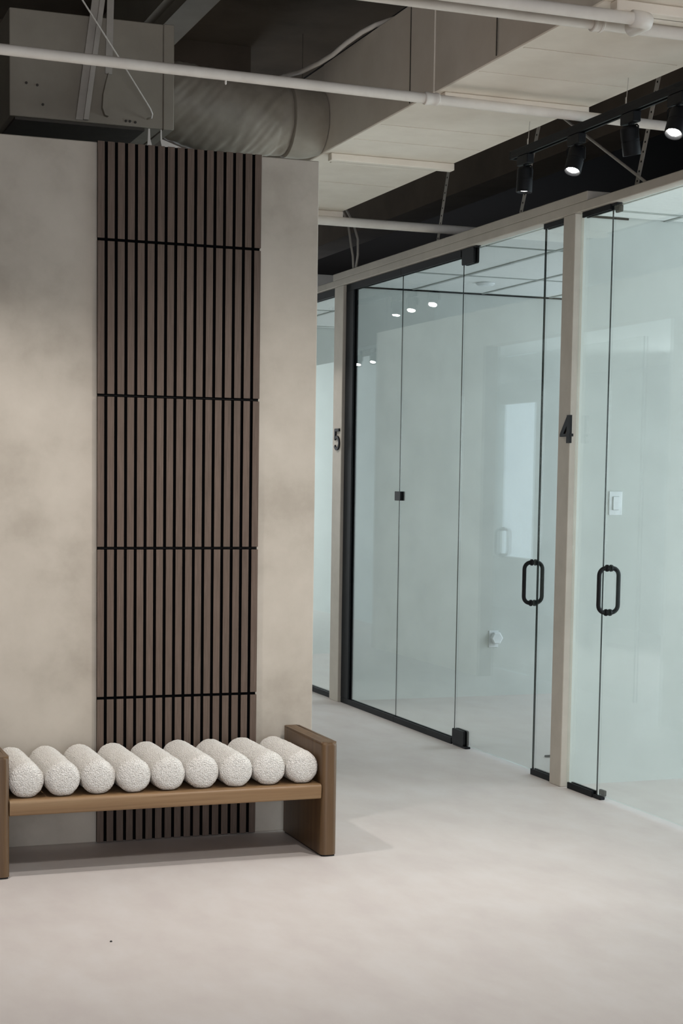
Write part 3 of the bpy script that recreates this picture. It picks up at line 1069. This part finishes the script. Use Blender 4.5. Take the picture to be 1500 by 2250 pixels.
def spotlight(x, y, tilt_dir, tilt, lens, label, z_top=2.9085, light=0.0, group='spotlights on the track'):
    """adapter on the rail, a bent yoke, a cylindrical head that tilts by `tilt` towards tilt_dir (in plan)."""
    t = thing('track_spotlight', (x, y, z_top - 0.165), label, 'spotlight', group)
    obj('adapter', box(x - 0.017, x + 0.017, y - 0.05, y + 0.05, z_top - 0.041, z_top - 0.0005, 0.003, 1), M['blackm'], t)
    d = Vector((math.cos(tilt_dir), math.sin(tilt_dir), 0))
    piv = Vector((x, y, z_top - 0.088))
    side = Vector((-d.y, d.x, 0))
    bm = bmesh.new()
    tube(bm, [(x, y, z_top - 0.0415), (x, y, z_top - 0.047)], 0.008, 10)
    hw = 0.039
    for s in (-1, 1):
        a = Vector((x, y, z_top - 0.048))
        pts = [a, a + side * s * (hw - 0.006), a + side * s * hw + Vector((0, 0, -0.006)), piv + side * s * hw + Vector((0, 0, -0.012))]
        tube(bm, pts, 0.0035, 6)
    obj('yoke', bm, M['blackm'], t, smooth=True)
    axis = (Vector((0, 0, -1)) * math.cos(tilt) + d * math.sin(tilt)).normalized()
    q = axis.to_track_quat('Z', 'Y').to_matrix().to_4x4()
    mt = Matrix.Translation(piv) @ q
    bm = bmesh.new()
    R = 0.0345
    lathe(bm, [(R * 0.80, -0.036), (R * 0.97, -0.030), (R, -0.022), (R, 0.016), (R * 0.965, 0.0165), (R * 0.965, 0.019), (R, 0.0195), (R, 0.068), (R * 0.97, 0.070), (R * 0.90, 0.070), (R * 0.70, 0.061), (R * 0.68, 0.058)], 28, mt)
    obj('head', bm, M['black'], t, smooth=True)
    bm = bmesh.new()
    lathe(bm, [(R * 0.66, 0.0585), (R * 0.66, 0.0605), (R * 0.4, 0.063), (0.004, 0.064)], 24, mt)
    obj('lens', bm, lens, t, smooth=True, label='glowing white lens')
    if light:
        p = mt @ Vector((0, 0, 0.075))
        spot('spotlight_beam', p, p + axis, light, 1.1, 0.6, 0.025, WARM)
    return t


spotlight(TX, 6.415, math.radians(200), 0.05, M['lens_dim'], 'black spotlight at the far end of the track, aimed straight down', light=14)
spotlight(TX, 5.96, math.radians(215), 0.42, M['lens'], 'second black spotlight from the track end, tilted with its bright lens showing', light=22)
spotlight(TX, 5.535, math.radians(20), 0.22, M['lens_dim'], 'third black spotlight from the track end, tilted away towards the glass', light=16)
spotlight(TX, 5.20, math.radians(215), 0.5, M['lens'], 'bright black spotlight on the track by the right picture edge', light=22)

# farther track round the corner, seen mirrored in the glass
tr2 = thing('lighting_track', (TX, 10.7, 2.84), 'second black track round the partition corner, mirrored in the glass', 'track')
obj('rail', box(TX - 0.0175, TX + 0.0175, 9.2, 12.4, 2.85, 2.884, 0.001, 1), M['black'], tr2)
for y in (9.4, 12.2):
    bm = bmesh.new()
    tube(bm, [(TX, y, 2.8845), (TX, y, 4.149)], 0.001, 6)
    obj('wire', bm, M['plenum'], tr2)
for k, (y, tl) in enumerate(((10.36, 0.65), (10.74, 0.55), (11.03, 0.35))):
    spotlight(TX, y, math.radians(-50), tl, M['lens'], ['nearest', 'middle', 'farthest'][k] + ' spotlight of the corner track, mirrored bright in the glass pane', z_top=2.8495, light=16, group='spotlights on the corner track')

tr3 = thing('lighting_track', (1.57, 16.0, 2.86), 'short distant black track at the end of the hall, mirrored in the glass', 'track')
obj('rail', box(1.553, 1.587, 15.2, 16.8, 2.86, 2.894, 0.001, 1), M['black'], tr3)
for y in (15.3, 16.7):
    bm = bmesh.new()
    tube(bm, [(1.57, y, 2.8945), (1.57, y, 4.149)], 0.001, 6)
    obj('wire', bm, M['plenum'], tr3)
for k, y in enumerate((15.63, 16.05)):
    spotlight(1.57, y, math.radians(-50), 0.55, M['lens'], ['nearer', 'farther'][k] + ' of two distant spotlights at the hall end, mirrored beside the black mullion', z_top=2.8595, light=16, group='spotlights at the hall end')

# ------------------------------------------------------------------ opposite office seen mirrored in the glass
d3 = struct('door_3', pane(9.62, 12.6, 0.02, 2.5, x=1.97), [M['glass'], M['edge']], 'glass front of the opposite office, mirrored in the panes')
handle(d3, 11.72, 1.035, 1.97)
struct('window_7', pane(17.02, 18.05, 0.62, 2.46, x=-1.06), [M['glass'], M['edge']], 'tall window of the opposite office, mirrored as a pale blue strip')

# outdoors beyond that window
struct('ground', box(-60, -4.3, -10, 60, -3.2, -3.0), M['lawn'], 'pale ground outside the building')
for k, (x, y, h) in enumerate(((-22, 47, 4.2), (-25, 55, 4.8), (-19, 41, 3.6))):
    t = thing('tree', (x, y, -3.0), ['rounded tree outside, middle of three in the mirrored window', 'taller tree outside, farthest in the mirrored window', 'smaller tree outside, nearest in the mirrored window'][k], 'tree', 'trees outside the window')
    bm = bmesh.new()
    tube(bm, [(x, y, -3.0), (x, y, -3.0 + h * 0.6)], [0.25, 0.15], 8)
    obj('trunk', bm, M['bark'], t)
    bm = bmesh.new()
    for q in range(9):
        c = Vector((x + random.uniform(-1.6, 1.6), y + random.uniform(-1.6, 1.6), -3.0 + h * random.uniform(0.5, 0.85)))
        bmesh.ops.create_icosphere(bm, subdivisions=2, radius=random.uniform(0.9, 1.5), matrix=Matrix.Translation(c))
    for v in bm.verts:
        v.co += Vector((noise.noise(v.co * 1.3), noise.noise(v.co * 1.3 + Vector((9, 0, 0))), noise.noise(v.co * 1.3 + Vector((0, 9, 0))))) * 0.4
    obj('crown', bm, M['leaf'], t, smooth='all')

# ------------------------------------------------------------------ floor specks
for k, (x, y) in enumerate(((1.113, 5.09),)):
    bm = bmesh.new()
    lathe(bm, [(0.004, 0.0), (0.0045, 0.002), (0.002, 0.004)], 8, Matrix.Translation((x, y, 0)))
    tag(obj('crumb', bm, M['blackm'], origin=(x, y, 0)), 'tiny black crumb alone on the open floor before the bench', 'crumb')
